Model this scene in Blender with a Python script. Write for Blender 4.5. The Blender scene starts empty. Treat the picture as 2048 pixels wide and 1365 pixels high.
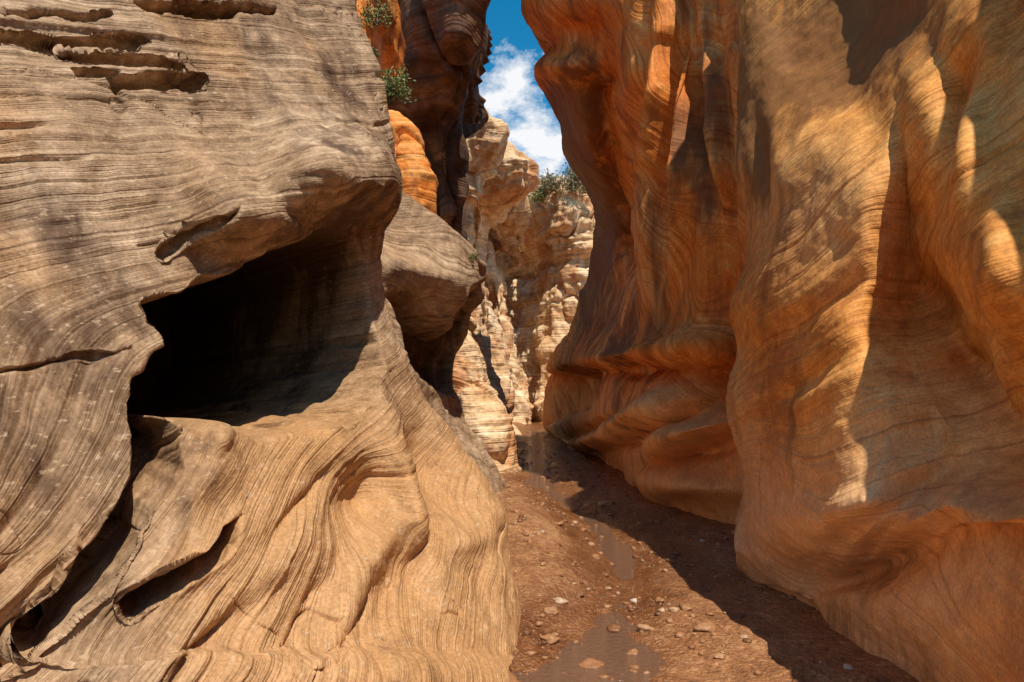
import bpy, math, random
import numpy as np
from mathutils import Vector
rng=np.random.RandomState(7); random.seed(7)
F=1479.0; CX=1024.0; HY=760.0; CZ=1.6
def P(px,py,d): return ((px-CX)/F*d, d, CZ+(HY-py)/F*d)
def proj(V):
    y=np.maximum(V[...,1],0.3)
    return CX+V[...,0]/y*F, HY-(V[...,2]-CZ)/y*F
# ---------- noise ----------
_perm=np.arange(256); np.random.RandomState(3).shuffle(_perm); _perm=np.concatenate([_perm,_perm,_perm])
_g=np.random.RandomState(5).normal(size=(256,3)); _g/=np.linalg.norm(_g,axis=1)[:,None]
def perlin(p):
    s=p.shape[:-1]; p=p.reshape(-1,3)
    i=np.floor(p).astype(int); f=p-i; i&=255
    u=f*f*f*(f*(f*6-15)+10)
    out=0
    for a in (0,1):
        for b in (0,1):
            for c in (0,1):
                h=_perm[_perm[_perm[(i[:,0]+a)&255]+((i[:,1]+b)&255)]+((i[:,2]+c)&255)]&255
                g=_g[h]; d=f-np.array([a,b,c])
                w=(u[:,0] if a else 1-u[:,0])*(u[:,1] if b else 1-u[:,1])*(u[:,2] if c else 1-u[:,2])
                out=out+w*(g*d).sum(1)
    return out.reshape(s)*1.6
def fbm(p,o=4,sc=1.0,gain=.5,off=0.0):
    t=0;a=1;
    for k in range(o):
        t=t+a*perlin(p*sc+off+k*17.3); sc*=2.03; a*=gain
    return t
_tab=np.random.RandomState(11).uniform(-1,1,4096)
def n1(s,sc,off=0.0):
    x=s*sc+off*37.7+1000; i=np.floor(x).astype(int); f=x-i; u=f*f*(3-2*f)
    return _tab[i&4095]*(1-u)+_tab[(i+1)&4095]*u
def sm(a,b,x):
    t=np.clip((x-a)/(b-a),0,1); return t*t*(3-2*t)
def polymask(px,py,poly,edge):
    poly=np.array(poly,float); n=len(poly)
    inside=np.zeros(px.shape,bool); dist=np.full(px.shape,1e9)
    for k in range(n):
        x1,y1=poly[k]; x2,y2=poly[(k+1)%n]
        c=((y1>py)!=(y2>py))&(px<(x2-x1)*(py-y1)/((y2-y1) if y2!=y1 else 1e-9)+x1)
        inside^=c
        L=(x2-x1)**2+(y2-y1)**2+1e-9
        t=np.clip(((px-x1)*(x2-x1)+(py-y1)*(y2-y1))/L,0,1)
        dist=np.minimum(dist,np.hypot(px-x1-t*(x2-x1),py-y1-t*(y2-y1)))
    return np.where(inside,dist,-dist)
def blob(px,py,cx,cy,rx,ry,ang=0):
    a=math.radians(ang); dx=px-cx; dy=py-cy
    X=(dx*math.cos(a)+dy*math.sin(a))/rx; Y=(-dx*math.sin(a)+dy*math.cos(a))/ry
    return np.exp(-(X*X+Y*Y))
def cr(k,n):
    W=np.zeros((n,k)); t=np.linspace(0,k-1,n)
    for r,x in enumerate(t):
        i=min(int(x),k-2); f=x-i
        w=[-.5*f+f*f-.5*f**3,1-2.5*f*f+1.5*f**3,.5*f+2*f*f-1.5*f**3,-.5*f*f+.5*f**3]
        for j,ww in enumerate(w):
            W[r,min(max(i-1+j,0),k-1)]+=ww
    return W
def normals(V):
    du=np.gradient(V,axis=1); dv=np.gradient(V,axis=0)
    n=np.cross(du,dv); n/=np.linalg.norm(n,axis=-1)[...,None]+1e-9
    return n
def grid_mesh(name,V,mat,attrs={},smooth=True):
    nv,nu=V.shape[:2]
    me=bpy.data.meshes.new(name)
    idx=np.arange(nv*nu).reshape(nv,nu)
    q=np.stack([idx[:-1,:-1],idx[:-1,1:],idx[1:,1:],idx[1:,:-1]],-1).reshape(-1,4)
    me.vertices.add(nv*nu); me.vertices.foreach_set("co",V.astype(np.float32).ravel())
    me.loops.add(q.size); me.loops.foreach_set("vertex_index",q.astype(np.int32).ravel())
    me.polygons.add(len(q)); me.polygons.foreach_set("loop_start",np.arange(0,q.size,4,dtype=np.int32))
    me.update(calc_edges=True)
    if smooth: me.polygons.foreach_set("use_smooth",np.ones(len(q),bool))
    for k,a in attrs.items():
        at=me.attributes.new(k,'FLOAT','POINT'); at.data.foreach_set("value",a.astype(np.float32).ravel())
    me.materials.append(mat)
    ob=bpy.data.objects.new(name,me); bpy.context.collection.objects.link(ob); return ob
def surf(rows,nu,nv):
    A=np.array(rows,float)
    Wu=cr(A.shape[1],nu); Wv=cr(A.shape[0],nv)
    return np.einsum('vr,rcd,uc->vud',Wv,A,Wu)
def facing(N,V):
    c=np.array([0.3,1.0,2.0]); 
    m=((c-V)*N).sum(-1)
    return N if np.median(m)>0 else -N
# ---------- materials ----------
def newmat(name):
    m=bpy.data.materials.new(name); m.use_nodes=True; nt=m.node_tree; nt.nodes.clear()
    out=nt.nodes.new('ShaderNodeOutputMaterial'); b=nt.nodes.new('ShaderNodeBsdfPrincipled')
    nt.links.new(b.outputs[0],out.inputs[0]); return m,nt,b
def nd(nt,t,**k):
    n=nt.nodes.new(t)
    for a,v in k.items(): setattr(n,a,v)
    return n
def lk(nt,a,b): nt.links.new(a,b)
def ramp(nt,src,stops):
    r=nd(nt,'ShaderNodeValToRGB'); e=r.color_ramp.elements
    while len(e)<len(stops): e.new(.5)
    for i,(p,c) in enumerate(stops):
        e[i].position=p; e[i].color=(c,c,c,1) if isinstance(c,(int,float)) else (*c,1)
    lk(nt,src,r.inputs[0]); return r.outputs[0]
def mul(nt,a,b,op='MULTIPLY'):
    m=nd(nt,'ShaderNodeMath',operation=op)
    for i,x in enumerate((a,b)):
        if isinstance(x,(int,float)): m.inputs[i].default_value=x
        else: lk(nt,x,m.inputs[i])
    return m.outputs[0]
def mixc(nt,f,a,b,bt='MIX'):
    m=nd(nt,'ShaderNodeMix',data_type='RGBA',blend_type=bt)
    if isinstance(f,(int,float)): m.inputs[0].default_value=f
    else: lk(nt,f,m.inputs[0])
    for i,x in ((6,a),(7,b)):
        if isinstance(x,tuple): m.inputs[i].default_value=(*x,1)
        else: lk(nt,x,m.inputs[i])
    return m.outputs[2]
def noise(nt,vec,scale,detail=4,rough=.55,dim='3D',w=None):
    n=nd(nt,'ShaderNodeTexNoise',noise_dimensions=dim)
    n.inputs['Scale'].default_value=scale; n.inputs['Detail'].default_value=detail; n.inputs['Roughness'].default_value=rough
    if vec is not None and dim!='1D': lk(nt,vec,n.inputs['Vector'])
    if w is not None: lk(nt,w,n.inputs['W'])
    return n.outputs[0]
def rockmat(name,dark,mid,light,stain_shade,lf=9.0,bump=.5,bd=.02,fleck=0.0,stain_shade_amt=.5,linec=.6,grain=60,tint=None,thinamt=.5,lineb=.75,lfine=3.2,zs=1.1,thind=.45):
    m,nt,b=newmat(name)
    tc=nd(nt,'ShaderNodeTexCoord').outputs['Object']
    s=nd(nt,'ShaderNodeAttribute',attribute_name='strata').outputs['Fac']
    st=nd(nt,'ShaderNodeAttribute',attribute_name='stain_shade').outputs['Fac']
    big=nd(nt,'ShaderNodeAttribute',attribute_name='big').outputs['Fac']
    tn=nd(nt,'ShaderNodeAttribute',attribute_name='tint').outputs['Fac']
    sx=nd(nt,'ShaderNodeSeparateXYZ'); lk(nt,tc,sx.inputs[0])
    cb=nd(nt,'ShaderNodeCombineXYZ'); lk(nt,mul(nt,sx.outputs[0],.5),cb.inputs[0]); lk(nt,mul(nt,sx.outputs[1],.5),cb.inputs[1]); lk(nt,mul(nt,s,zs),cb.inputs[2])
    bv=cb.outputs[0]
    gr=noise(nt,tc,grain,2,.7); gr2=noise(nt,bv,grain*.25,4,.7)
    sj=mul(nt,s,mul(nt,gr2,.014),'ADD')
    l1=noise(nt,None,lf*.5,3,.7,'1D',s)
    l2=noise(nt,None,lf*lfine,2,.8,'1D',sj)
    lm=mul(nt,mul(nt,l1,.5),mul(nt,l2,.5),'ADD')
    v=mul(nt,mul(nt,lm,linec),mul(nt,mul(nt,big,.5*(1-linec)),mul(nt,gr2,.5*(1-linec)),'ADD'),'ADD')
    col=ramp(nt,v,[(.37,dark),(.5,mid),(.63,light)])
    if tint: col=mixc(nt,tn,col,mixc(nt,.78,col,tint))
    thin=ramp(nt,l2,[(.30,thind),(.40,1.0)])
    col=mixc(nt,mul(nt,ramp(nt,big,[(.36,.08),(.62,1)]),thinamt),col,mixc(nt,1.0,col,thin,'MULTIPLY'))
    col=mixc(nt,1.0,col,ramp(nt,gr,[(.3,.78),(.7,1.16)]),'MULTIPLY')
    col=mixc(nt,1.0,col,ramp(nt,gr2,[(.3,.84),(.7,1.12)]),'MULTIPLY')
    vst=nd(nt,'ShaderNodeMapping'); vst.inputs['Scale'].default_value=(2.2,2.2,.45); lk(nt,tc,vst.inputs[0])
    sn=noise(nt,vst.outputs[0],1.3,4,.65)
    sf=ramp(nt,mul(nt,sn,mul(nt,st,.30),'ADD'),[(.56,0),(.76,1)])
    col=mixc(nt,mul(nt,sf,stain_shade_amt),col,stain_shade)  # one mix for real rock stain and for shade painted into recesses
    if fleck>0:
        fm=nd(nt,'ShaderNodeMapping'); fm.inputs['Scale'].default_value=(30,16,44); fm.inputs['Rotation'].default_value=(.3,.5,0); lk(nt,tc,fm.inputs[0])
        fn=noise(nt,fm.outputs[0],1.0,2,.6)
        col=mixc(nt,mul(nt,ramp(nt,fn,[(.61,0),(.70,1)]),mul(nt,ramp(nt,st,[(.5,1),(1,0)]),fleck)),col,light)
    lk(nt,col,b.inputs['Base Color'])
    b.inputs['Roughness'].default_value=.72
    b.inputs['Specular IOR Level'].default_value=.35
    h=mul(nt,mul(nt,l2,lineb),mul(nt,mul(nt,gr2,.55),mul(nt,gr,.2),'ADD'),'ADD')
    bp=nd(nt,'ShaderNodeBump'); bp.inputs['Strength'].default_value=bump; bp.inputs['Distance'].default_value=bd
    lk(nt,h,bp.inputs['Height']); lk(nt,bp.outputs[0],b.inputs['Normal'])
    return m
M_L=rockmat('tan_sandstone',(.17,.092,.042),(.38,.24,.135),(.60,.43,.28),(.07,.030,.013),lf=10,bump=.75,bd=.024,fleck=.55,stain_shade_amt=.85,linec=.44,tint=(.56,.29,.11),lineb=.7,lfine=3.6)  # near-black fourth colour also paints the shade of alcove and fin recess
M_R=rockmat('orange_sandstone',(.52,.17,.028),(.78,.32,.062),(.88,.47,.14),(.16,.065,.018),lf=12,bump=.55,bd=.015,stain_shade_amt=.8,linec=.36,tint=(.86,.56,.32),lineb=.8,lfine=3.6,thinamt=.55,thind=.5,zs=.9)
M_R2=rockmat('red_orange_sandstone',(.56,.13,.016),(.82,.26,.035),(.90,.48,.16),(.15,.055,.018),lf=6,bump=.5,bd=.026,stain_shade_amt=.8,linec=.45,grain=34,tint=(.88,.48,.20),lfine=4,thinamt=.5,thind=.5,zs=.8)
M_D=rockmat('shade_toned_sandstone',(.06,.025,.010),(.15,.065,.026),(.30,.15,.07),(.03,.015,.01),lf=4,bump=.7,bd=.06,stain_shade_amt=.8,linec=.5,grain=20)  # shade on the tower is put into this dark base colour
M_F=rockmat('pale_sandstone',(.46,.22,.08),(.78,.52,.28),(.90,.72,.49),(.48,.17,.05),lf=4,bump=.7,bd=.07,stain_shade_amt=.75,linec=.5,grain=15)
def big_of(p): return .5+.32*fbm(p,4,.9,off=21,gain=.6)

def ledges(s,lowmask,amp,freqs):
    t=0
    for f,a,o in freqs:
        n=n1(s,f,o); t=t+a*np.tanh(n*3.0)
    return t*amp*lowmask
# ================= LEFT FOREGROUND WALL =================
pyr=[-520,-200,0,150,300,420,520,600,700,800,900,1000,1100,1200,1300,1380]
sil={-520:660,-200:685,0:700,150:752,300:770,420:765,520:742,600:752,700:795,800:850,900:922,1000:980,1100:1010,1200:1030,1300:1026,1380:1005}
ds ={-520:7.4,-200:6.9,0:6.6,150:6.4,300:6.1,420:5.9,520:5.75,600:5.7,700:5.6,800:5.5,900:5.4,1000:5.25,1100:5.05,1200:4.85,1300:4.4,1380:3.85}
dl ={-520:4.6,-200:4.1,0:3.8,150:3.6,300:3.4,420:3.25,520:3.1,600:3.0,700:2.9,800:2.8,900:2.7,1000:2.6,1100:2.5,1200:2.45,1300:2.4,1380:2.3}
fr=[0,.2,.38,.55,.70,.82,.92,1.0]
bul={0:1,.2:.985,.38:.97,.55:.955,.70:.95,.82:.955,.92:.975,1.0:1}
rows=[]
for py in pyr:
    r=[]
    dL=dl[py]
    x0=(-0.6925)*dL
    z=CZ+(HY-py)/F*dL
    r.append((x0-1.3,-5,z+.3)); r.append((x0-.9,-1.5,z)); r.append((x0-.5,.7,z)); r.append((x0-.22,dL-.85,z))
    for f in fr:
        px=f*sil[py]; dd=1/((1-f)/dL+f/ds[py])
        b=bul[f]; low=1.0 if py>=800 else .5
        r.append(P(px,py,dd*(1-(1-b)*low)))
    s=P(sil[py],py,ds[py]); 
    r.append((s[0]-.10,s[1]+.45,s[2])); r.append((s[0]-.9,s[1]+1.6,s[2])); r.append((s[0]-2.6,s[1]+2.2,s[2]))
    rows.append(r)
last=rows[-1]; rows.append([(a[0]+.02,a[1]-.05,-.5) for a in last])
top=rows[0]; rows.insert(0,[(a[0]-3,a[1]+.8,a[2]+.6) for a in top])
V=surf(rows,940,800)
px,py=proj(V)
front=V[...,1]>1.6
P0=V.copy()
inw=np.array([-.55,.83,-.05])
wob=fbm(P0,3,3.0)*26
def vprof(cx,rx,y0,y1,amt):
    t=np.exp(-((px-cx)/rx)**4)
    up=np.exp(-(np.minimum(py-y0,0)/120)**2)*np.where(py<=y0,1,0)
    dn=np.where(py>y0,1-sm(0,1,(py-y0)/(y1-y0)),0)
    return t*(up+dn)*amt
wy=py+wob*.6+ .10*(650-px)*np.where(px<650,1,0)
pyo=py; py=wy
sw=vprof(655,120,395,470,.66)+vprof(480,110,475,545,.42)
py=pyo
V=V-(inw*np.array([1,1,0]))*(sw*front)[...,None]
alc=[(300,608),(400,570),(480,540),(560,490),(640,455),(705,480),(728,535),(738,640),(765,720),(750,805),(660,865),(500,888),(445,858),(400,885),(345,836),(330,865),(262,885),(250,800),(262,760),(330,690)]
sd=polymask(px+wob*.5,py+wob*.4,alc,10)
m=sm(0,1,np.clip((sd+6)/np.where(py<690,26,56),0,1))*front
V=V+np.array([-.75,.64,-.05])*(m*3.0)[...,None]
crack1=[(350,835),(345,900),(330,960),(290,1030),(255,1110),(200,1180),(120,1245),(40,1300),(-60,1330),(-60,1290),(40,1262),(130,1190),(180,1110),(225,1060),(250,1000),(262,940),(262,870),(300,850)]
sd1=polymask(px+wob*.5,py+wob*.5,crack1,10); V=V+inw*((sm(-8,26,sd1)*.6*front))[...,None]
crack2=[(470,1030),(462,1090),(400,1150),(330,1190),(268,1225),(255,1205),(330,1150),(400,1100),(440,1050)]
sd=polymask(px+wob*.4,py+wob*.4,crack2,10); V=V+inw*((sm(-8,18,sd)*.42*front))[...,None]
for pl,dp in (([(225,158),(330,140),(405,148),(395,165),(330,176),(240,186)],.20),([(-20,64),(120,76),(285,74),(270,88),(120,92),(-20,82)],.14),([(265,4),(400,6),(545,16),(545,32),(400,28),(280,18)],.30),
    ([(120,100),(250,108),(370,122),(365,132),(240,122),(125,110)],.12),([(0,20),(120,30),(230,28),(225,38),(110,42),(0,32)],.10),([(150,140),(240,146),(235,156),(150,150)],.1),([(330,505),(380,465),(440,440),(443,450),(385,480),(335,518)],.10),([(-10,745),(120,715),(260,690),(262,698),(120,725),(-10,756)],.05)):
    sd=polymask(px+wob*.8,py+wob*.35+fbm(P0,2,9)*4,pl,10); V=V+inw*((sm(-4,5,sd)*dp*front))[...,None]
for cx,cy,rx,ry,a,dp in ((390,960,70,100,20,-.16),(370,1110,110,45,-30,-.14),(735,1000,58,78,15,.26),(690,900,95,50,10,-.10),(880,940,46,120,-22,.36),(815,970,26,150,-18,-.20),
    (935,1065,60,40,-30,-.16),(800,1180,45,160,25,.15),(640,1220,45,160,35,.13),(720,1150,30,120,35,-.11),(560,1130,35,170,35,-.09),(480,1250,30,130,35,.10),(900,1200,50,120,10,-.06),(985,1150,30,150,-8,-.04),(430,870,18,35,10,-.10),(342,850,12,30,5,-.10),(690,1290,14,90,30,.08),(400,1300,16,90,40,.09),(850,1110,16,90,15,.08),(600,1010,14,80,40,.07)):
    V=V+inw*(dp*blob(px,py,cx,cy,rx,ry,a)*front)[...,None]
lo=sm(2.1,.9,P0[...,2])
warp=fbm(P0,2,.45)*.24*(.2+lo)+fbm(P0,2,1.5,off=9)*.035*(.05+lo)
s=P0[...,2]-.36*P0[...,1]-lo*(.75*(P0[...,0]+1.35)+.1*(P0[...,1]-3.5))+warp
s=s-.34*blob(px,py,735,1005,75,95)*front
msk=.25+.9*sm(-.1,.6,fbm(P0,3,.8,off=4))
D=ledges(s,msk,1.0,[(3.2,.010,1.3),(9,.006,5.1),(24,.004,2.2),(48,.002,7.2)])
for fq,o in ((3.5,8.8),(2.1,2.8),(5.3,4.1)):
    g=n1(s,fq,o); crk=np.exp(-(g/.035)**2)*sm(.05,.45,fbm(P0,3,1.1,off=31+o)); D=D-.035*crk
topl=blob(px,py,150,110,300,85,4)*front
D=D-topl*.05*sm(.2,.5,n1(s,9,4.4))
lowleft=np.clip(blob(px,py,60,1240,320,150,-25)*1.3,0,1)*front
D=D+lowleft*(np.tanh(n1(s,7,3.3)*4)*.045+np.tanh(n1(s,18,3.3)*4)*.016)
lowmid=sm(850,1000,py)*sm(420,560,px)*front*sm(-.35,.45,fbm(P0,3,1.6,off=61))
D=D+lowmid*(np.tanh(n1(s,4,9.3)*4)*.020+np.tanh(n1(s,11,1.9)*4)*.005)
D=D+fbm(P0,4,1.1,off=50)*.05+fbm(P0,4,7,off=70)*.007
j=np.abs(perlin(P0*np.array([1.6,1.2,.9])+fbm(P0,2,3)[...,None]*.25)); D=D-.025*np.exp(-(j/.012)**2)*sm(.1,.5,fbm(P0,2,.9,off=91))
N=facing(normals(V),V)
V=V+N*D[...,None]
tint=np.clip(lo*.95*sm(200,500,px)+.40*sm(0,.5,fbm(P0,3,.8,off=44)),0,1)
grid_mesh('sandstone_canyon_wall',V,M_L,{'strata':s,'stain_shade':-.1+.5*sm(-.2,.6,fbm(P0,2,.5,off=12))+.8*blob(px,py,620,475,150,65,-10)*front+1.6*m,'big':big_of(P0),'tint':tint})  # noise stain, plus painted shade under the brow and inside the alcove

# ================= generic wall =================
def wall(name,rows,nu,nv,mat,sfun,relief=None,amp=1.0,led=1.0,freqs=((1.2,.05,1.3),(3.3,.03,5.1),(8,.012,2.2)),nz=(.8,.12),fine=.02,stain_shade=None,crackf=3.0,tint=None,chop=0.0):
    V=surf(rows,nu,nv); px,py=proj(V); P0=V.copy()
    if relief: V=relief(V,px,py)
    s=sfun(P0); N=facing(normals(V),V)
    msk=.3+.9*sm(-.3,.5,fbm(P0,3,.6,off=4))
    D=ledges(s,msk,led,freqs)+fbm(P0,4,nz[0],off=50)*nz[1]+fbm(P0,4,5*nz[0],off=70)*fine
    if chop:
        q=P0*np.array([1,1,.35]); D=D-chop*(np.abs(perlin(q*.9))+.5*np.abs(perlin(q*2.1+7)))*1.0+chop*.35
        j=np.abs(perlin(q*.7+3)); D=D-chop*.8*np.exp(-(j/.03)**2)
    g=n1(s,crackf,8.8); D=D-.05*led*np.exp(-(g/.03)**2)*sm(.0,.5,fbm(P0,3,.9,off=31))
    V=V+N*(D*amp)[...,None]
    st=stain_shade(P0,px,py) if stain_shade else .3+.6*fbm(P0,2,.4,off=12)
    tn=np.clip(tint(P0,px,py),0,1) if tint else np.zeros_like(s)
    return grid_mesh(name,V,mat,{'strata':s,'stain_shade':st,'big':big_of(P0),'tint':tn})

# ================= LEFT SECOND FIN =================
L2=[
 [(690,335,7.6),(765,365,8.4),(825,405,8.8),(880,440,9.0),(925,485,9.2),(948,520,9.3)],
 [(690,440,7.5),(750,450,8.1),(825,465,8.5),(890,490,8.7),(935,515,9.0),(955,545,9.3)],
 [(690,540,7.5),(745,545,7.9),(815,560,8.2),(880,560,8.6),(930,575,8.9),(960,590,9.5)],
 [(690,640,7.4),(745,640,7.9),(810,650,8.3),(870,650,8.8),(912,650,9.2),(940,645,9.7)],
 [(700,740,7.4),(765,730,7.8),(820,730,8.4),(865,725,9.0),(898,715,9.5),(918,705,10.0)],
 [(720,830,7.4),(800,820,8.2),(845,810,8.7),(875,800,9.2),(895,790,9.7),(905,785,10.1)],
 [(760,900,7.4),(840,890,8.2),(875,875,8.8),(895,865,9.3),(910,855,9.8),(918,850,10.2)],
 [(820,990,7.0),(880,960,8.0),(915,940,8.8),(940,925,9.3),(955,915,9.9),(962,912,10.3)],
 [(860,1110,6.8),(920,1060,7.9),(950,1020,8.8),(975,1000,9.6),(993,985,10.1),(1003,975,10.5)]]
rows=[]
for r in L2:
    w=[P(*a) for a in r]; e=w[-1]; w.append((e[0]-.15,e[1]+.6,e[2])); w.append((e[0]-2.2,e[1]+1.6,e[2])); rows.append(w)
rows.insert(0,[(a[0]-.5,a[1]+1.2,a[2]-.1) for a in rows[0]]); rows.insert(0,[(a[0]-1.5,a[1]+1.0,a[2]-1.5) for a in rows[0]])
rows.append([(a[0]+.1,a[1]-.05,-.5) for a in rows[-1]])
def relL2(V,px,py):
    o=np.array([-.45,.85,0])
    sdd=polymask(px,py,[(775,590),(810,575),(850,600),(875,635),(905,650),(945,575),(975,555),(975,620),(940,690),(915,790),(880,790),(840,760),(815,720),(795,650)],1)
    return V+o*(sm(-6,30,sdd)*1.05)[...,None]-o*(blob(px,py,830,550,90,30,20)*.25)[...,None]
wall('sandstone_fin',rows,320,380,M_L,lambda p:p[...,2]*.8-.35*p[...,0]+.2*p[...,1]+fbm(p,3,.5)*.3,relL2,nz=(1.0,.08),led=.5,fine=.010,stain_shade=lambda p,px,py:-.1+1.1*sm(-6,30,polymask(px,py,[(775,600),(810,585),(875,640),(905,655),(945,580),(975,560),(975,620),(940,690),(915,790),(880,790),(815,720)],1)))  # dark patch paints the rounded shadow into the recess colour

# ================= RIGHT NEAR WALL =================
cols=[1600,1720,1830,1940,2060,2400]
spec=[ # py, sil, dsil, dright(2060), factors
 (-260,1480,6.6,3.85,[1.07,1.12,1.10,1.05,1.02]),
 (-80,1486,6.5,3.7,[1.09,1.14,1.06,1.02,1.0]),
 (60,1488,6.4,3.6,[1.09,1.13,1.05,.98,1.0]),
 (190,1492,6.3,3.5,[1.04,1.07,.97,1.02,.96]),
 (330,1484,6.2,3.4,[.97,.95,1.00,.94,.93]),
 (430,1502,6.15,3.35,[.93,.92,1.05,.92,.92]),
 (520,1506,6.1,3.3,[.91,.93,1.08,.92,.89]),
 (610,1482,6.1,3.3,[.90,.94,1.10,1.00,.88]),
 (700,1489,6.15,3.3,[.90,.91,1.03,1.10,.96]),
 (800,1462,6.2,3.3,[.89,.88,.96,1.07,1.05]),
 (880,1475,6.3,3.3,[.87,.85,.93,1.0,1.05]),
 (960,1502,6.2,3.3,[.85,.82,.90,.95,.97]),
 (1040,1496,6.15,3.25,[.85,.83,.94,.88,.84]),
]
rows=[]
for py,sp,d1,d2,fs in spec:
    s=P(sp,py,d1); r=[(s[0]+2.8,s[1]+2.4,s[2]),(s[0]+1.0,s[1]+1.5,s[2]),(s[0]+.12,s[1]+.45,s[2]),s]
    for c,f in zip(cols[:-1],fs):
        t=(c-sp)/(2060-sp); r.append(P(c,py,f/((1-t)/d1+t/d2)))
    d=fs[-1]*2.45; p=P(2400,py,d); r.append(p)
    r.append((2.35,.6,p[2])); r.append((2.5,-2,p[2])); r.append((3.0,-6,p[2]))
    rows.append(r)
def foot(l):
    w=[P(*a) for a in l]; s=w[0]
    p=w[-1]
    return [(s[0]+2.8,s[1]+2.4,s[2]),(s[0]+1.0,s[1]+1.5,s[2]),(s[0]+.12,s[1]+.45,s[2])]+w+[(p[0]+.1,.5,p[2]),(p[0]+.3,-2,p[2]),(p[0]+.8,-6,p[2])]
rows.append(foot([(1492,1110,6.0),(1590,1125,5.15),(1680,1150,4.9),(1760,1140,4.7),(1870,1090,3.8),(2030,1040,2.95),(2350,1080,2.3)]))
rows.append(foot([(1494,1150,6.1),(1575,1180,5.35),(1625,1195,5.15),(1690,1190,4.65),(1830,1210,3.75),(2000,1220,2.95),(2300,1350,2.2)]))
rows.append(foot([(1500,1165,6.1),(1580,1198,5.45),(1620,1208,5.2),(1690,1275,4.6),(1835,1370,3.88),(2000,1520,3.1),(2200,1800,2.25)]))
rows.append([(a[0],a[1]+.02,-.6) for a in rows[-1]])
rr=[(a[0]+.8,a[1]-.2,a[2]+2.6) for a in rows[0]]
rows=[[(a[0]+3.0,a[1]-.5,a[2]+.8) for a in rr],rr]+rows
def rel(V,px,py):
    o=np.array([.8,.6,0.0]); f=(V[...,1]>1.6)
    for cx,cy,rx,ry,a,dp in ((1805,420,14,190,-3,.12),(1870,600,40,80,-25,.22),(1560,930,60,70,0,-.06),(1740,1010,25,80,10,-.05),(1700,700,90,60,-30,-.06),(1660,600,120,22,-35,.08),(1620,760,120,20,-35,.07),
        (1960,760,120,22,50,.16),(2010,560,30,150,0,-.12),(1900,300,22,160,12,.12),(1960,250,22,200,12,-.12),(1520,330,18,120,-6,.10),(1560,560,60,100,20,-.06),
        (1790,1000,150,20,-38,.16),(1850,1040,160,26,-36,-.16),(1740,1110,40,16,-40,.10),(1660,1060,60,70,0,-.07),(1850,850,28,90,-10,.10),(1740,870,24,110,6,.06)):
        V=V+o*(dp*blob(px,py,cx,cy,rx,ry,a)*f)[...,None]
    return V
def s1(p): return .80*p[...,2]+.36*p[...,1]-.15*p[...,0]+fbm(p,2,.45,off=3)*.26-.45*sm(2.1,.4,p[...,2])*(p[...,1]-4.2)
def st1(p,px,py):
    return .05+1.6*blob(px,py,1680,80,210,130,-20)+1.2*blob(px,py,1510,300,28,170)+.5*fbm(p,2,.7,off=3)+.6*blob(px,py,1850,600,40,90,-20)  # upper-left patina, plus darker tone along the edge and in the groove
def ti1(p,px,py): return sm(1.9,.5,p[...,2]+.35*fbm(p,3,.9,off=5))*sm(2250,1750,px)+.35*blob(px,py,1640,420,140,150)
wall('canyon_wall',rows,720,820,M_R,s1,rel,led=.32,freqs=((2,.02,1.3),(6,.010,5.1),(15,.008,2.2),(34,.005,7.7)),nz=(1.1,.04),fine=.007,stain_shade=st1,crackf=1.6,tint=ti1)

# ================= RIGHT MIDDLE WALL =================
R2=[
 (-420,1180,13,[(1240,11.5),(1300,10.8),(1370,10.2),(1440,9.4),(1540,8.2)]),
 (-150,1050,13.5,[(1120,12.3),(1210,11.2),(1300,10.3),(1400,9.2),(1540,7.9)]),
 (0,1046,13.8,[(1110,12.2),(1200,11.2),(1290,9.9),(1390,9.2),(1540,7.6)]),
 (60,1073,13.9,[(1120,12.6),(1200,11.8),(1285,9.8),(1390,9.2),(1540,7.5)]),
 (92,1102,13.9,[(1135,12.2),(1200,11.8),(1280,9.9),(1390,9.2),(1540,7.5)]),
 (135,1068,13.6,[(1125,12.0),(1200,11.6),(1275,9.9),(1385,9.1),(1540,7.5)]),
 (180,1090,13.8,[(1140,12.4),(1210,12.4),(1275,10.0),(1380,9.0),(1540,7.4)]),
 (240,1120,14.2,[(1165,12.7),(1225,12.8),(1285,10.2),(1385,8.9),(1540,7.4)]),
 (300,1130,14.6,[(1180,13.2),(1240,13.2),(1295,10.2),(1390,8.8),(1540,7.4)]),
 (360,1180,14.8,[(1215,13.8),(1250,13.4),(1300,10.2),(1390,8.7),(1540,7.4)]),
 (430,1198,15.2,[(1225,14.4),(1255,13.6),(1300,10.1),(1390,8.7),(1540,7.4)]),
 (520,1184,16,[(1215,14.8),(1250,13.4),(1300,10.0),(1390,8.8),(1540,7.4)]),
 (590,1155,17,[(1200,15.0),(1245,12.8),(1300,10.1),(1390,8.9),(1540,7.5)]),
 (650,1142,18,[(1185,15.2),(1240,12.2),(1300,10.1),(1390,8.9),(1540,7.6)]),
 (710,1110,20,[(1165,14.6),(1225,11.5),(1300,9.6),(1395,8.5),(1540,7.6)]),
 (745,1098,21,[(1155,15.6),(1220,12.6),(1300,10.1),(1395,8.9),(1540,7.6)]),
 (800,1090,22,[(1150,16.0),(1215,12.4),(1290,9.8),(1390,8.5),(1540,7.5)]),
 (850,1092,22.5,[(1145,16.2),(1210,12.6),(1290,9.8),(1390,8.4),(1540,7.4)]),
]
rows=[]
for py,sp,d,l in R2:
    s=P(sp,py,d); r=[(s[0]+3,s[1]+4.5,s[2]),(s[0]+.9,s[1]+2.4,s[2]),(s[0]+.15,s[1]+.9,s[2]),s]+[P(a,py,b) for a,b in l]
    rows.append(r)
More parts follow.
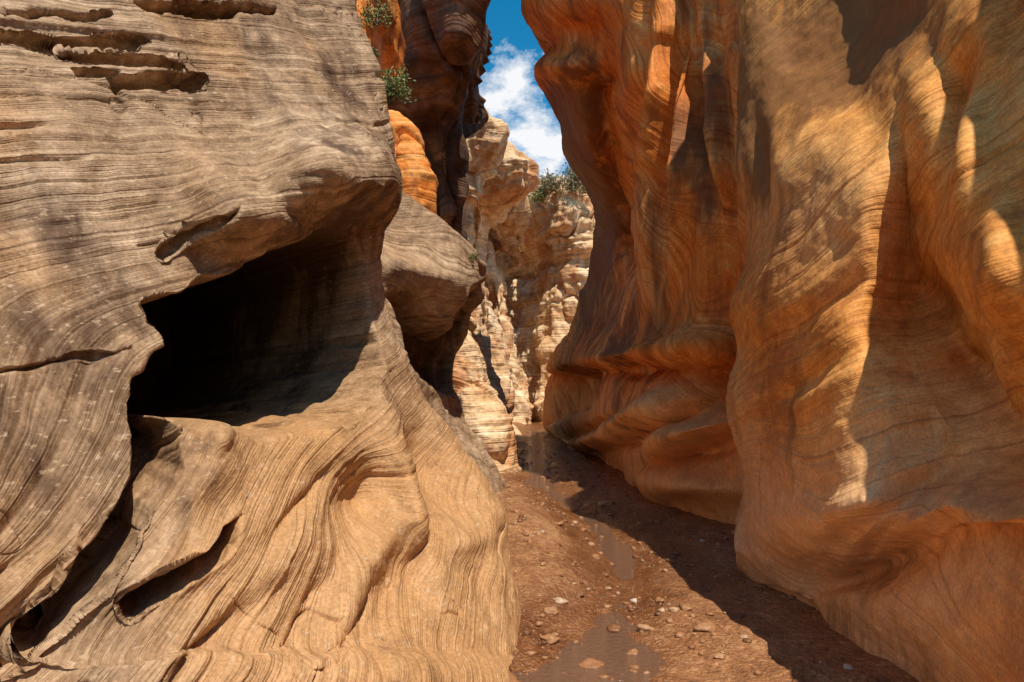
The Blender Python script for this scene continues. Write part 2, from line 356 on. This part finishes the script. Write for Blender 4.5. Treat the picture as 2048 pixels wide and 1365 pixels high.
for l in ([(1105,868,21.8),(1150,888,18),(1225,915,13.7),(1285,930,10.6),(1390,940,8.7),(1530,960,7.6)],
          [(1110,874,21.5),(1155,895,17.5),(1230,935,13.5),(1290,985,10.5),(1400,1032,8.7),(1530,1070,7.7)]):
    w=[P(*a) for a in l]; s=w[0]; rows.append([(s[0]+3,s[1]+4.5,s[2]),(s[0]+.9,s[1]+2.4,s[2]),(s[0]+.15,s[1]+.9,s[2])]+w)
rows.append([(a[0],a[1],-.6) for a in rows[-1]])
rows.insert(0,[(a[0]+3,a[1]+.5,a[2]+1.0) for a in rows[0]])
def rel2(V,px,py):
    o=np.array([.75,.65,0.0])
    cav=polymask(px,py,[(1095,745),(1140,732),(1190,742),(1196,790),(1170,815),(1120,840),(1095,850)],1)
    V=V+o*(1.5*sm(-6,18,cav))[...,None]
    for cx,cy,rx,ry,a,dp in ((1330,300,16,260,6,.45),(1400,250,18,300,-6,.38),(1265,250,14,220,4,.4),(1445,420,18,300,0,.35),(1235,430,12,120,-14,.5),(1350,560,20,160,10,.22),
                             (1190,150,60,35,-20,.35),(1450,700,25,120,15,.3),(1300,868,90,14,-22,.35),(1200,850,50,12,-28,.35),(1400,905,110,14,-18,.28),(1300,738,110,12,-5,.25),(1440,790,60,16,-30,.25)):
        V=V+o*(dp*blob(px,py,cx,cy,rx,ry,a))[...,None]
    for cx,cy,rx,ry,a,dp in ((1360,300,18,260,3,.3),(1300,380,15,260,3,.3),(1425,350,16,300,-4,.25),(1290,705,120,12,-8,.25),(1290,825,80,20,-20,.45),(1400,865,90,22,-18,.5),(1380,965,110,30,8,.45),(1200,880,50,16,-15,.4)):
        V=V-o*(dp*blob(px,py,cx,cy,rx,ry,a))[...,None]
    return V
def s2(p): return .45*p[...,2]-.28*p[...,1]+.8*p[...,0]+fbm(p,3,.35,off=3)*.5
def st2(p,px,py): return .0+1.6*blob(px,py,1190,480,60,220,-8)+1.3*blob(px,py,1140,220,70,120)+.6*fbm(p,2,.4,off=3)  # darker down the recessed band and around the upper nose
def ti2(p,px,py): return .95*sm(1.8,.8,p[...,2]+.3*fbm(p,3,.6,off=5))
wall('canyon_wall',rows,520,700,M_R2,s2,rel2,led=.6,freqs=((1.2,.05,1.3),(3,.03,5.1),(8,.018,2.2),(20,.008,3.2)),nz=(.6,.10),fine=.012,stain_shade=st2,crackf=1.5,tint=ti2)

# ================= background masses =================
def mass(name,prof,mat,nu=200,nv=240,led=2.0,nzs=(.5,.3),fine=.06,tilt=(.1,-.05),freqs=((.6,.08,1.3),(1.7,.06,5.1),(4.5,.04,2.2),(11,.018,3.2)),base=True,rel=None,cap=True,back=3.0,chop=.25,stain_shade=None):
    rows=[]
    for r in prof:
        w=[P(*a) for a in r]; e=w[-1]; b=w[0]
        w=[(b[0]-back*.8,b[1]+back,b[2]),(b[0]-.1*back,b[1]+.3*back,b[2])]+w+[(e[0]-.08*back,e[1]+.25*back,e[2]),(e[0]-.5*back,e[1]+back,e[2])]
        rows.append(w)
    if cap: rows.insert(0,[(a[0],a[1]+back*.7,a[2]-.05) for a in rows[0]]); rows.insert(0,[(a[0],a[1]+back,a[2]-back) for a in rows[0]])
    if base: rows.append([(a[0],a[1],-.8) for a in rows[-1]])
    return wall(name,rows,nu,nv,mat,lambda p:p[...,2]+tilt[0]*p[...,1]+tilt[1]*p[...,0]+fbm(p,2,.25)*.3,rel,led=led,nz=nzs,fine=fine,freqs=freqs,crackf=1.0,chop=chop,stain_shade=stain_shade)
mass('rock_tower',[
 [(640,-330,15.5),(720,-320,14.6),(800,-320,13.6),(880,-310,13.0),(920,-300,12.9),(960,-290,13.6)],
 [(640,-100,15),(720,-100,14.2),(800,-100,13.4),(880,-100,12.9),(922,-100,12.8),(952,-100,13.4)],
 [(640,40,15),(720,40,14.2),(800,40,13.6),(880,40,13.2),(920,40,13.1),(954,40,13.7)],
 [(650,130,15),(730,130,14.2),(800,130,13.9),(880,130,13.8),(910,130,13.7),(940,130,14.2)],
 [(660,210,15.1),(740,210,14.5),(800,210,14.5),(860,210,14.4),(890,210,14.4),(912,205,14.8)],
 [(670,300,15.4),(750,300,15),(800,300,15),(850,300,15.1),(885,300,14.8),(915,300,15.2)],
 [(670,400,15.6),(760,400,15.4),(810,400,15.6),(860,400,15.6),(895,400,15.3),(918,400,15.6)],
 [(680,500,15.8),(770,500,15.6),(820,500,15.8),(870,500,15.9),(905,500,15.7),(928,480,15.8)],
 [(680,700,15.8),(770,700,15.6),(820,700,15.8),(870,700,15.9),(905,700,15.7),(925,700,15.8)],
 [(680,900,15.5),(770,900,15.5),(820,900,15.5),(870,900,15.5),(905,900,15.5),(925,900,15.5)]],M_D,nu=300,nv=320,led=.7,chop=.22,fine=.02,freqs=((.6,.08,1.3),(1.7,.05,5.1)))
mass('sandstone_slab',[
 [(700,225,11.2),(745,225,11),(775,232,10.9),(800,245,10.9),(822,262,11.1)],
 [(700,300,11.1),(745,300,10.8),(785,300,10.6),(820,300,10.6),(848,310,11)],
 [(700,370,11),(745,370,10.7),(790,370,10.5),(835,375,10.5),(868,380,11)],
 [(700,450,10.8),(750,450,10.6),(800,450,10.4),(850,455,10.6),(878,460,11)],
 [(700,560,10.8),(750,560,10.6),(800,560,10.6),(850,560,10.8),(880,560,11.2)]],M_R2,nu=140,nv=180,led=.6,back=1.5,nzs=(.7,.12),fine=.03,chop=.15)
mass('sandstone_slab',[
 [(700,-250,9.6),(720,-250,9.5),(740,-250,9.6),(752,-250,10)],
 [(690,-30,9.5),(710,-30,9.3),(730,-30,9.4),(748,-30,9.8)],
 [(690,60,9.4),(715,60,9.2),(738,60,9.3),(752,60,9.7)],
 [(690,130,9.4),(715,130,9.2),(735,130,9.3),(750,130,9.6)],
 [(690,220,9.3),(715,220,9.2),(735,220,9.3),(750,220,9.6)]],M_R2,nu=100,nv=160,led=.6,back=1.5,base=False,nzs=(.7,.12),fine=.03,chop=.1)
mass('layered_rock_outcrop',[
 [(880,185,22.5),(905,185,22),(925,182,21.8),(940,190,21.8),(955,205,22)],
 [(880,250,22),(915,250,21.4),(950,245,21.2),(985,240,21.4),(1010,255,22)],
 [(880,300,22),(915,300,21.4),(950,300,21.4),(980,295,21.6),(1000,300,22)],
 [(880,360,22),(910,360,21.8),(930,360,21.9),(948,360,22.1),(962,365,22.6)],
 [(880,450,22.4),(900,450,22.2),(915,450,22.2),(926,450,22.4),(936,450,22.8)],
 [(880,600,22.4),(900,600,22.2),(915,600,22.2),(926,600,22.4),(936,600,22.8)],
 [(880,840,22.4),(900,840,22.2),(915,840,22.2),(926,840,22.4),(936,840,22.8)]],M_F,nu=200,nv=280,led=1.6,nzs=(.6,.15),fine=.04)
mass('layered_rock_outcrop',[
 [(930,270,26.5),(965,278,26),(1000,280,25.5),(1025,290,25.6),(1045,310,26)],
 [(930,330,26),(965,330,25.2),(1005,325,24.8),(1045,320,24.8),(1074,335,25.4)],
 [(930,375,26),(965,375,25.4),(1005,375,25.2),(1040,372,25.2),(1066,375,25.8)],
 [(930,415,26.4),(955,415,26.4),(975,415,26.6),(1000,415,26.8),(1018,412,27.2)],
 [(930,460,27),(945,460,27),(955,460,27),(965,460,27.2),(972,460,27.6)],
 [(930,600,27),(940,600,27),(950,600,27),(958,600,27.2),(966,600,27.8)],
 [(930,840,27),(940,840,27),(950,840,27),(958,840,27.2),(966,840,27.8)]],M_F,nu=200,nv=260,led=1.6,nzs=(.6,.15),fine=.04)
def jag(V,px,py):
    p=V*np.array([1.1,.2,.28])
    r=np.abs(fbm(p,4,.9,off=11))
    return V+np.array([0,1,0])*(r*4.6)[...,None]
fx=[700,860,960,1010,1060,1110,1160,1240,1400]
def frow(pys,d): return [(x,y,d+ (abs(x-1060)/60)*-.8) for x,y in zip(fx,pys)]
mass('distant_canyon_wall',[
 frow([440,440,432,436,440,425,420,420,420],42),
 frow([500]*9,40.6),frow([560]*9,40),frow([620]*9,38.5),frow([700]*9,37.7),frow([780]*9,36.4),frow([828]*9,35.6)],M_F,nu=420,nv=280,led=1.5,rel=jag,nzs=(.4,.4),fine=.08,chop=.7,stain_shade=lambda p,px,py:.2+1.2*fbm(p,2,.45,off=12))
mass('rock_outcrop',[
 [(1060,392,31),(1085,375,30),(1120,366,29.6),(1155,368,29.6),(1190,380,30),(1260,370,30)],
 [(1066,430,30.5),(1090,430,29.6),(1125,430,29),(1160,430,29),(1200,430,29.4),(1260,430,30)],
 [(1085,480,31),(1105,480,30),(1130,480,29.4),(1165,480,29.2),(1200,480,29.4),(1260,480,30)],
 [(1110,560,31),(1125,560,30),(1145,560,29.4),(1165,560,29.2),(1200,560,29.4),(1260,560,30)],
 [(1105,680,30),(1125,680,29.4),(1145,680,29),(1165,680,28.6),(1200,680,29.4),(1260,680,30)],
 [(1090,840,30),(1110,840,29),(1135,840,28.6),(1165,840,28.4),(1200,840,29),(1260,840,30)]],M_F,nu=240,nv=260,led=1.8,nzs=(.6,.25),fine=.08,chop=.35)
for prof,kw in (
 ([[(880,610,14),(905,620,13.8),(925,635,13.8),(938,655,14)],
 [(880,690,13.9),(910,690,13.6),(945,700,13.5),(975,720,13.9)],
 [(880,740,13.8),(915,740,13.3),(955,745,13.2),(990,760,13.6)],
 [(880,800,13.6),(920,800,13.0),(965,800,13.0),(1002,805,13.4)],
 [(880,860,13.6),(925,860,12.9),(975,865,12.8),(1015,870,13.3)],
 [(880,920,13.4),(930,925,12.8),(985,935,12.7),(1030,935,13.3)]],dict(nu=200,nv=260,led=.6,nzs=(.9,.16),back=2.2,fine=.025,chop=.15)),
 ([[(900,560,19),(930,575,18.8),(950,600,18.7),(962,640,19)],
 [(900,650,19),(932,650,18.5),(962,665,18.3),(985,690,18.8)],
 [(900,730,18.8),(938,730,18.3),(973,740,18.2),(1000,760,18.7)],
 [(900,800,18.6),(945,800,18.0),(980,800,18.0),(1010,800,18.5)],
 [(900,880,18.6),(945,885,18.0),(985,888,17.9),(1016,885,18.4)]],dict(nu=180,nv=220,led=.8,nzs=(.9,.18),back=1.2,fine=.03,chop=.2)),
 ([[(930,500,23),(945,510,22.8),(960,540,22.7),(972,590,23)],
 [(940,610,22.8),(960,610,22.4),(982,630,22.2),(1000,680,22.8)],
 [(940,700,22.6),(972,700,22.2),(998,715,22),(1018,750,22.6)],
 [(940,780,22.4),(980,780,21.9),(1010,785,21.7),(1030,795,22.2)],
 [(940,860,22.2),(980,862,21.6),(1012,862,21.5),(1034,858,22)]],dict(nu=180,nv=220,led=.9,nzs=(.8,.2),back=1.4,fine=.04,chop=.25)),
 ([[(960,500,30),(975,510,29.7),(990,540,29.6),(1004,580,30)],
 [(960,620,29.8),(985,620,29.2),(1008,640,29),(1028,680,29.6)],
 [(960,710,29.4),(995,710,28.8),(1024,725,28.6),(1045,750,29.2)],
 [(960,780,29),(1005,780,28.4),(1036,785,28.2),(1058,795,28.8)],
 [(960,840,28.6),(1005,841,28),(1040,841,28),(1060,838,28.6)]],dict(nu=180,nv=220,led=1.1,nzs=(.8,.25),back=1.6,fine=.05,chop=.3)),
 ([[(1082,560,31),(1094,545,30.4),(1110,540,30),(1140,540,30)],
 [(1074,640,30.6),(1088,630,29.8),(1108,620,29.4),(1140,620,29.6)],
 [(1078,720,30.4),(1092,715,29.4),(1110,715,29),(1140,715,29.2)],
 [(1070,780,30),(1086,780,29),(1108,780,28.6),(1140,780,28.8)],
 [(1064,836,30),(1082,840,28.6),(1106,842,28),(1140,842,28)]],dict(nu=160,nv=200,led=1.1,nzs=(.8,.25),back=1.6,fine=.05,chop=.3))):
    mass('sandstone_fin',prof,M_F,stain_shade=lambda p,px,py:.1+1.0*fbm(p,2,.8,off=12),**kw)

# ================= ground =================
def chan(y): return np.interp(y,[0,3,4,5,6.5,8,10,12,15,20],[.1,.2,.34,.62,1.0,1.0,.75,.42,.5,.7])
def gz(x,y):
    p=np.stack([x,y,np.zeros_like(x)],-1)
    near=np.exp(-((x-.8)**2)/40)*np.exp(-np.maximum(y-40,0)/20)
    z=fbm(p,4,.9)*.035+fbm(p,3,5,off=6)*.014
    z=z+.36*np.exp(-(((x-.05)/.5)**2+((y-7.3)/1.9)**2))
    wid=.24+.30*np.exp(-((y-4)/1.0)**2)+.12*sm(9,12,y)
    z=z-.10*np.exp(-((x-chan(y))/wid)**2)
    return z*np.clip(near,0,1)
a=np.linspace(-1,1,420); xs=.8+np.sign(a)*(2.6*np.abs(a)+ 400*np.abs(a)**14)
b=np.linspace(0,1,900); ys=-8+ 9.5*sm(0,.12,b) + 28*np.clip((b-.1)/.9,0,1)**1.6 + 500*b**40
ys=np.sort(ys)
X,Y=np.meshgrid(xs,ys); Z=gz(X,Y); G=np.stack([X,Y,Z],-1)
wet=np.exp(-((X-chan(Y))/.65)**2)+.5*fbm(G*np.array([1,.5,1]),3,1.5,off=33)
m,nt,bs=newmat('wet_red_dirt')
tc=nd(nt,'ShaderNodeTexCoord').outputs['Object']
wt=nd(nt,'ShaderNodeAttribute',attribute_name='wet').outputs['Fac']
n_a=noise(nt,tc,1.2,6,.65); n_b=noise(nt,tc,14,5,.7); n_c=noise(nt,tc,70,4,.7)
vor=nd(nt,'ShaderNodeTexVoronoi'); vor.inputs['Scale'].default_value=38; lk(nt,tc,vor.inputs['Vector'])
vor2=nd(nt,'ShaderNodeTexVoronoi'); vor2.inputs['Scale'].default_value=90; lk(nt,tc,vor2.inputs['Vector'])
col=ramp(nt,mul(nt,mul(nt,n_a,.5),mul(nt,n_b,.5),'ADD'),[(.38,(.20,.078,.025)),(.5,(.38,.165,.06)),(.62,(.54,.29,.13))])
bw=nd(nt,'ShaderNodeRGBToBW'); lk(nt,vor.outputs['Color'],bw.inputs[0])
col=mixc(nt,mul(nt,ramp(nt,n_b,[(.45,0),(.6,1)]),.6),col,bw.outputs[0],'SOFT_LIGHT')
col=mixc(nt,1.0,col,ramp(nt,n_c,[(.3,.65),(.7,1.25)]),'MULTIPLY')
wf=ramp(nt,wt,[(.25,0),(.9,1)])
col=mixc(nt,wf,col,mixc(nt,1.0,col,(.62,.52,.46),'MULTIPLY'))
lk(nt,col,bs.inputs['Base Color'])
lk(nt,ramp(nt,wt,[(.15,.75),(.8,.17)]),bs.inputs['Roughness'])
bp=nd(nt,'ShaderNodeBump'); bp.inputs['Strength'].default_value=.9; bp.inputs['Distance'].default_value=.03
h=mul(nt,mul(nt,vor.outputs['Distance'],-.6),mul(nt,mul(nt,n_b,.8),mul(nt,vor2.outputs['Distance'],-.3),'ADD'),'ADD')
lk(nt,h,bp.inputs['Height']); lk(nt,bp.outputs[0],bs.inputs['Normal'])
grid_mesh('ground',G,m,{'wet':wet})
m,nt,bs=newmat('shallow_creek_water')
tc=nd(nt,'ShaderNodeTexCoord').outputs['Object']
bs.inputs['Base Color'].default_value=(.17,.09,.05,1); bs.inputs['Roughness'].default_value=.05; bs.inputs['IOR'].default_value=1.6; bs.inputs['Specular IOR Level'].default_value=1.0
bp=nd(nt,'ShaderNodeBump'); bp.inputs['Strength'].default_value=1.0; bp.inputs['Distance'].default_value=.035
lk(nt,noise(nt,tc,22,4,.65),bp.inputs['Height']); lk(nt,bp.outputs[0],bs.inputs['Normal'])
yy=np.linspace(.5,24,160); cxs=chan(yy)
lvl=np.interp(yy,[0,4.9,5.6,10,11.5,24],[-.042,-.046,-.076,-.074,-.064,-.062])
W=np.stack([np.stack([cxs+o,yy,lvl],-1) for o in np.linspace(-.6,.6,8)],1)
grid_mesh('creek_water',W,m)
def stones(name,pts,mat,ico=1):
    import bmesh
    bm=bmesh.new(); bmesh.ops.create_icosphere(bm,subdivisions=ico,radius=1); vs=np.array([v.co[:] for v in bm.verts]); fs=np.array([[v.index for v in f.verts] for f in bm.faces]); bm.free()
    VV=[];FF=[];o=0
    for (x,y,r) in pts:
        q=vs*(1+.45*perlin(vs*1.3+np.array([x*9,y*7,r*50]))[:,None])*np.array([random.uniform(.8,1.4),random.uniform(.7,1.1),random.uniform(.4,.7)])
        a=random.uniform(0,6.28); c,s_=math.cos(a),math.sin(a); q=np.stack([q[:,0]*c-q[:,1]*s_,q[:,0]*s_+q[:,1]*c,q[:,2]],1)*r
        z=float(gz(np.array([x]),np.array([y]))[0]); VV.append(q+np.array([x,y,z+r*.12])); FF.append(fs+o); o+=len(vs)
    VV=np.concatenate(VV);FF=np.concatenate(FF)
    me=bpy.data.meshes.new(name); me.from_pydata(VV.tolist(),[],FF.tolist()); me.materials.append(mat)
    me.polygons.foreach_set("use_smooth",np.ones(len(FF),bool))
    ob=bpy.data.objects.new(name,me); bpy.context.collection.objects.link(ob); return ob
m,nt,bs=newmat('river_stone')
tc=nd(nt,'ShaderNodeTexCoord').outputs['Object']
gi=nd(nt,'ShaderNodeNewGeometry').outputs['Random Per Island']
col=ramp(nt,gi,[(0,(.16,.065,.025)),(.4,(.30,.13,.05)),(.8,(.40,.20,.085)),(.97,(.46,.29,.16)),(1,(.6,.48,.38))])
col=mixc(nt,1.0,col,ramp(nt,noise(nt,tc,50,4),[(.3,.7),(.7,1.2)]),'MULTIPLY'); lk(nt,col,bs.inputs['Base Color']); bs.inputs['Roughness'].default_value=.5
pts=[]
for i in range(5600):
    y=3.3+14*random.random()**1.7; x=random.uniform(-.3,2.6); r=.005+.022*random.random()**5
    if random.random()<.5+.5*math.sin(x*5+y*3): pts.append((x,y,r*(1+y*.05)))
stones('gravel',pts,m,2)
big=[]
for (a,b_,r) in ((1010,1355,.09),(1180,1312,.075),(1410,1258,.06),(1212,1010,.09),(1215,952,.10),(1345,1118,.04),(1190,1115,.04),(1265,1290,.05),(1100,1275,.05),(1230,1245,.06),(1440,1310,.03),(1160,1195,.04),(1320,1200,.04),(1130,1330,.05),(1290,1250,.05),(1370,1215,.05),(1150,940,.07),(1100,1235,.05),(1120,1215,.04),(1480,1225,.03)):
    d=F*1.6/(b_-HY); big.append(((a-CX)/F*d,d,r))
stones('river_rock',big,m,3)

# ================= shrubs =================
def leafmat(name,c1,c2):
    m,nt,bs=newmat(name); gi=nd(nt,'ShaderNodeNewGeometry').outputs['Random Per Island']
    lk(nt,ramp(nt,gi,[(0,c1),(1,c2)]),bs.inputs['Base Color']); bs.inputs['Roughness'].default_value=.7; return m
ML=leafmat('shrub_leaves',(.06,.08,.02),(.28,.29,.08)); MD=leafmat('dry_brush',(.16,.12,.06),(.38,.34,.18))
MT,ntt,bt=newmat('twig_bark'); bt.inputs['Base Color'].default_value=(.14,.09,.055,1)
def shrub(c,r,n,mat,leaf,hgt=1.0,name='shrub'):
    VV=[];FF=[];MI=[]
    nb=max(6,n//60)
    for b in range(nb):
        a=random.uniform(0,6.28); el=random.uniform(.2,1.45); L=r*random.uniform(.5,1.15)
        dr=Vector((math.cos(a)*math.cos(el),math.sin(a)*math.cos(el),math.sin(el)*hgt))
        side=dr.cross(Vector((.3,.5,.2))).normalized()*r*.018; side2=dr.cross(side).normalized()*r*.018
        p0=Vector(c)-dr*L*.15; p1=p0+dr*L*1.15; o=len(VV)
        for q in (p0+side,p0-side,p0+side2): VV.append(tuple(q))
        VV.append(tuple(p1)); FF+= [(o,o+1,o+3),(o+1,o+2,o+3),(o+2,o,o+3)]; MI+=[1,1,1]
        for k in range(n//nb):
            t=random.uniform(.35,1.05); q=p0+dr*L*t+Vector((random.gauss(0,1),random.gauss(0,1),random.gauss(0,1)))*r*.13
            u=Vector((random.gauss(0,1),random.gauss(0,1),random.gauss(0,1))).normalized(); w=u.cross(Vector((random.gauss(0,1),random.gauss(0,1),.3))).normalized()
            o=len(VV); VV+= [tuple(q-u*leaf),tuple(q+w*leaf*.35),tuple(q+u*leaf),tuple(q-w*leaf*.35)]; FF.append((o,o+1,o+2,o+3)); MI.append(0)
    me=bpy.data.meshes.new(name); me.from_pydata(VV,[],FF); me.materials.append(mat); me.materials.append(MT); me.polygons.foreach_set('material_index',MI)
    ob=bpy.data.objects.new(name,me); bpy.context.collection.objects.link(ob)
def SH(px,py,d,rpx,n,mat=ML,leafpx=3.0,h=1.0): shrub(P(px,py,d),rpx/F*d,n,mat,leafpx/F*d,h)
SH(782,195,6.6,60,800,ML,5); SH(754,45,8.6,58,500,ML,4); SH(750,115,8.6,28,200,ML,4)
SH(930,200,21.2,42,400); SH(938,522,9.0,22,200,ML,3); SH(1150,374,28.8,56,900,MD,4); SH(1110,380,28.9,46,600,MD,4); SH(1180,382,28.9,44,500,ML,4)
SH(1075,400,29.6,40,400,ML,4); SH(1060,442,38,52,500,ML,3.5); SH(1035,440,38,40,400,ML,3); SH(1110,440,38,36,300,MD,3); SH(965,285,25.3,26,250,ML)

# ================= sky, sun, camera =================
S=Vector((.20,-.45,1.0)).normalized()
w=bpy.data.worlds.new("World"); bpy.context.scene.world=w; w.use_nodes=True; nt=w.node_tree; nt.nodes.clear()
out=nd(nt,'ShaderNodeOutputWorld'); bg=nd(nt,'ShaderNodeBackground'); bg.inputs[1].default_value=.13
sky=nd(nt,'ShaderNodeTexSky',sky_type='NISHITA'); sky.sun_disc=False
sky.sun_elevation=math.asin(S.z); sky.sun_rotation=math.atan2(S.x,S.y); sky.altitude=1800; sky.dust_density=.3; sky.ozone_density=2.0
hs=nd(nt,'ShaderNodeHueSaturation'); hs.inputs['Saturation'].default_value=1.42; hs.inputs['Hue'].default_value=.48; hs.inputs['Value'].default_value=1.15; lk(nt,sky.outputs[0],hs.inputs['Color'])
tc=nd(nt,'ShaderNodeTexCoord').outputs['Generated']
mp=nd(nt,'ShaderNodeMapping'); mp.inputs['Scale'].default_value=(1,1,1.5); lk(nt,tc,mp.inputs[0])
cn=noise(nt,mp.outputs[0],16,8,.62)
acc=None
for (a,b_,rad) in ((1040,170,.07),(985,205,.05),(1075,285,.07),(1110,300,.05),(1290,250,.08),(600,100,.12)):
    v=Vector(((a-CX)/F,1,(HY-b_)/F)).normalized()
    dn=nd(nt,'ShaderNodeVectorMath',operation='DISTANCE'); lk(nt,tc,dn.inputs[0]); dn.inputs[1].default_value=v
    t=nd(nt,'ShaderNodeMapRange'); lk(nt,dn.outputs['Value'],t.inputs[0]); t.inputs[1].default_value=0; t.inputs[2].default_value=rad; t.inputs[3].default_value=.38; t.inputs[4].default_value=0
    acc=t.outputs[0] if acc is None else mul(nt,acc,t.outputs[0],'MAXIMUM')
cf=ramp(nt,mul(nt,cn,acc,'ADD'),[(.60,0),(.80,1)])
mx=mixc(nt,cf,hs.outputs[0],(7.2,7.3,7.5)); lk(nt,mx,bg.inputs[0]); lk(nt,bg.outputs[0],out.inputs[0])
l=bpy.data.lights.new('sun','SUN'); l.energy=5; l.angle=math.radians(.5); l.color=(1,.91,.78)
lo_=bpy.data.objects.new('sun',l); bpy.context.collection.objects.link(lo_); lo_.rotation_euler=(-S).to_track_quat('-Z','Y').to_euler()
c=bpy.data.cameras.new('camera'); c.sensor_width=36; c.lens=36*F/2048; c.shift_y=(HY-682.5)/2048; c.clip_end=2000; c.clip_start=.05
co=bpy.data.objects.new('camera',c); bpy.context.collection.objects.link(co); co.location=(0,0,CZ); co.rotation_euler=(math.radians(90),0,0)
bpy.context.scene.camera=co
vs=bpy.context.scene.view_settings; vs.view_transform='Standard'; vs.look='None'; vs.exposure=0
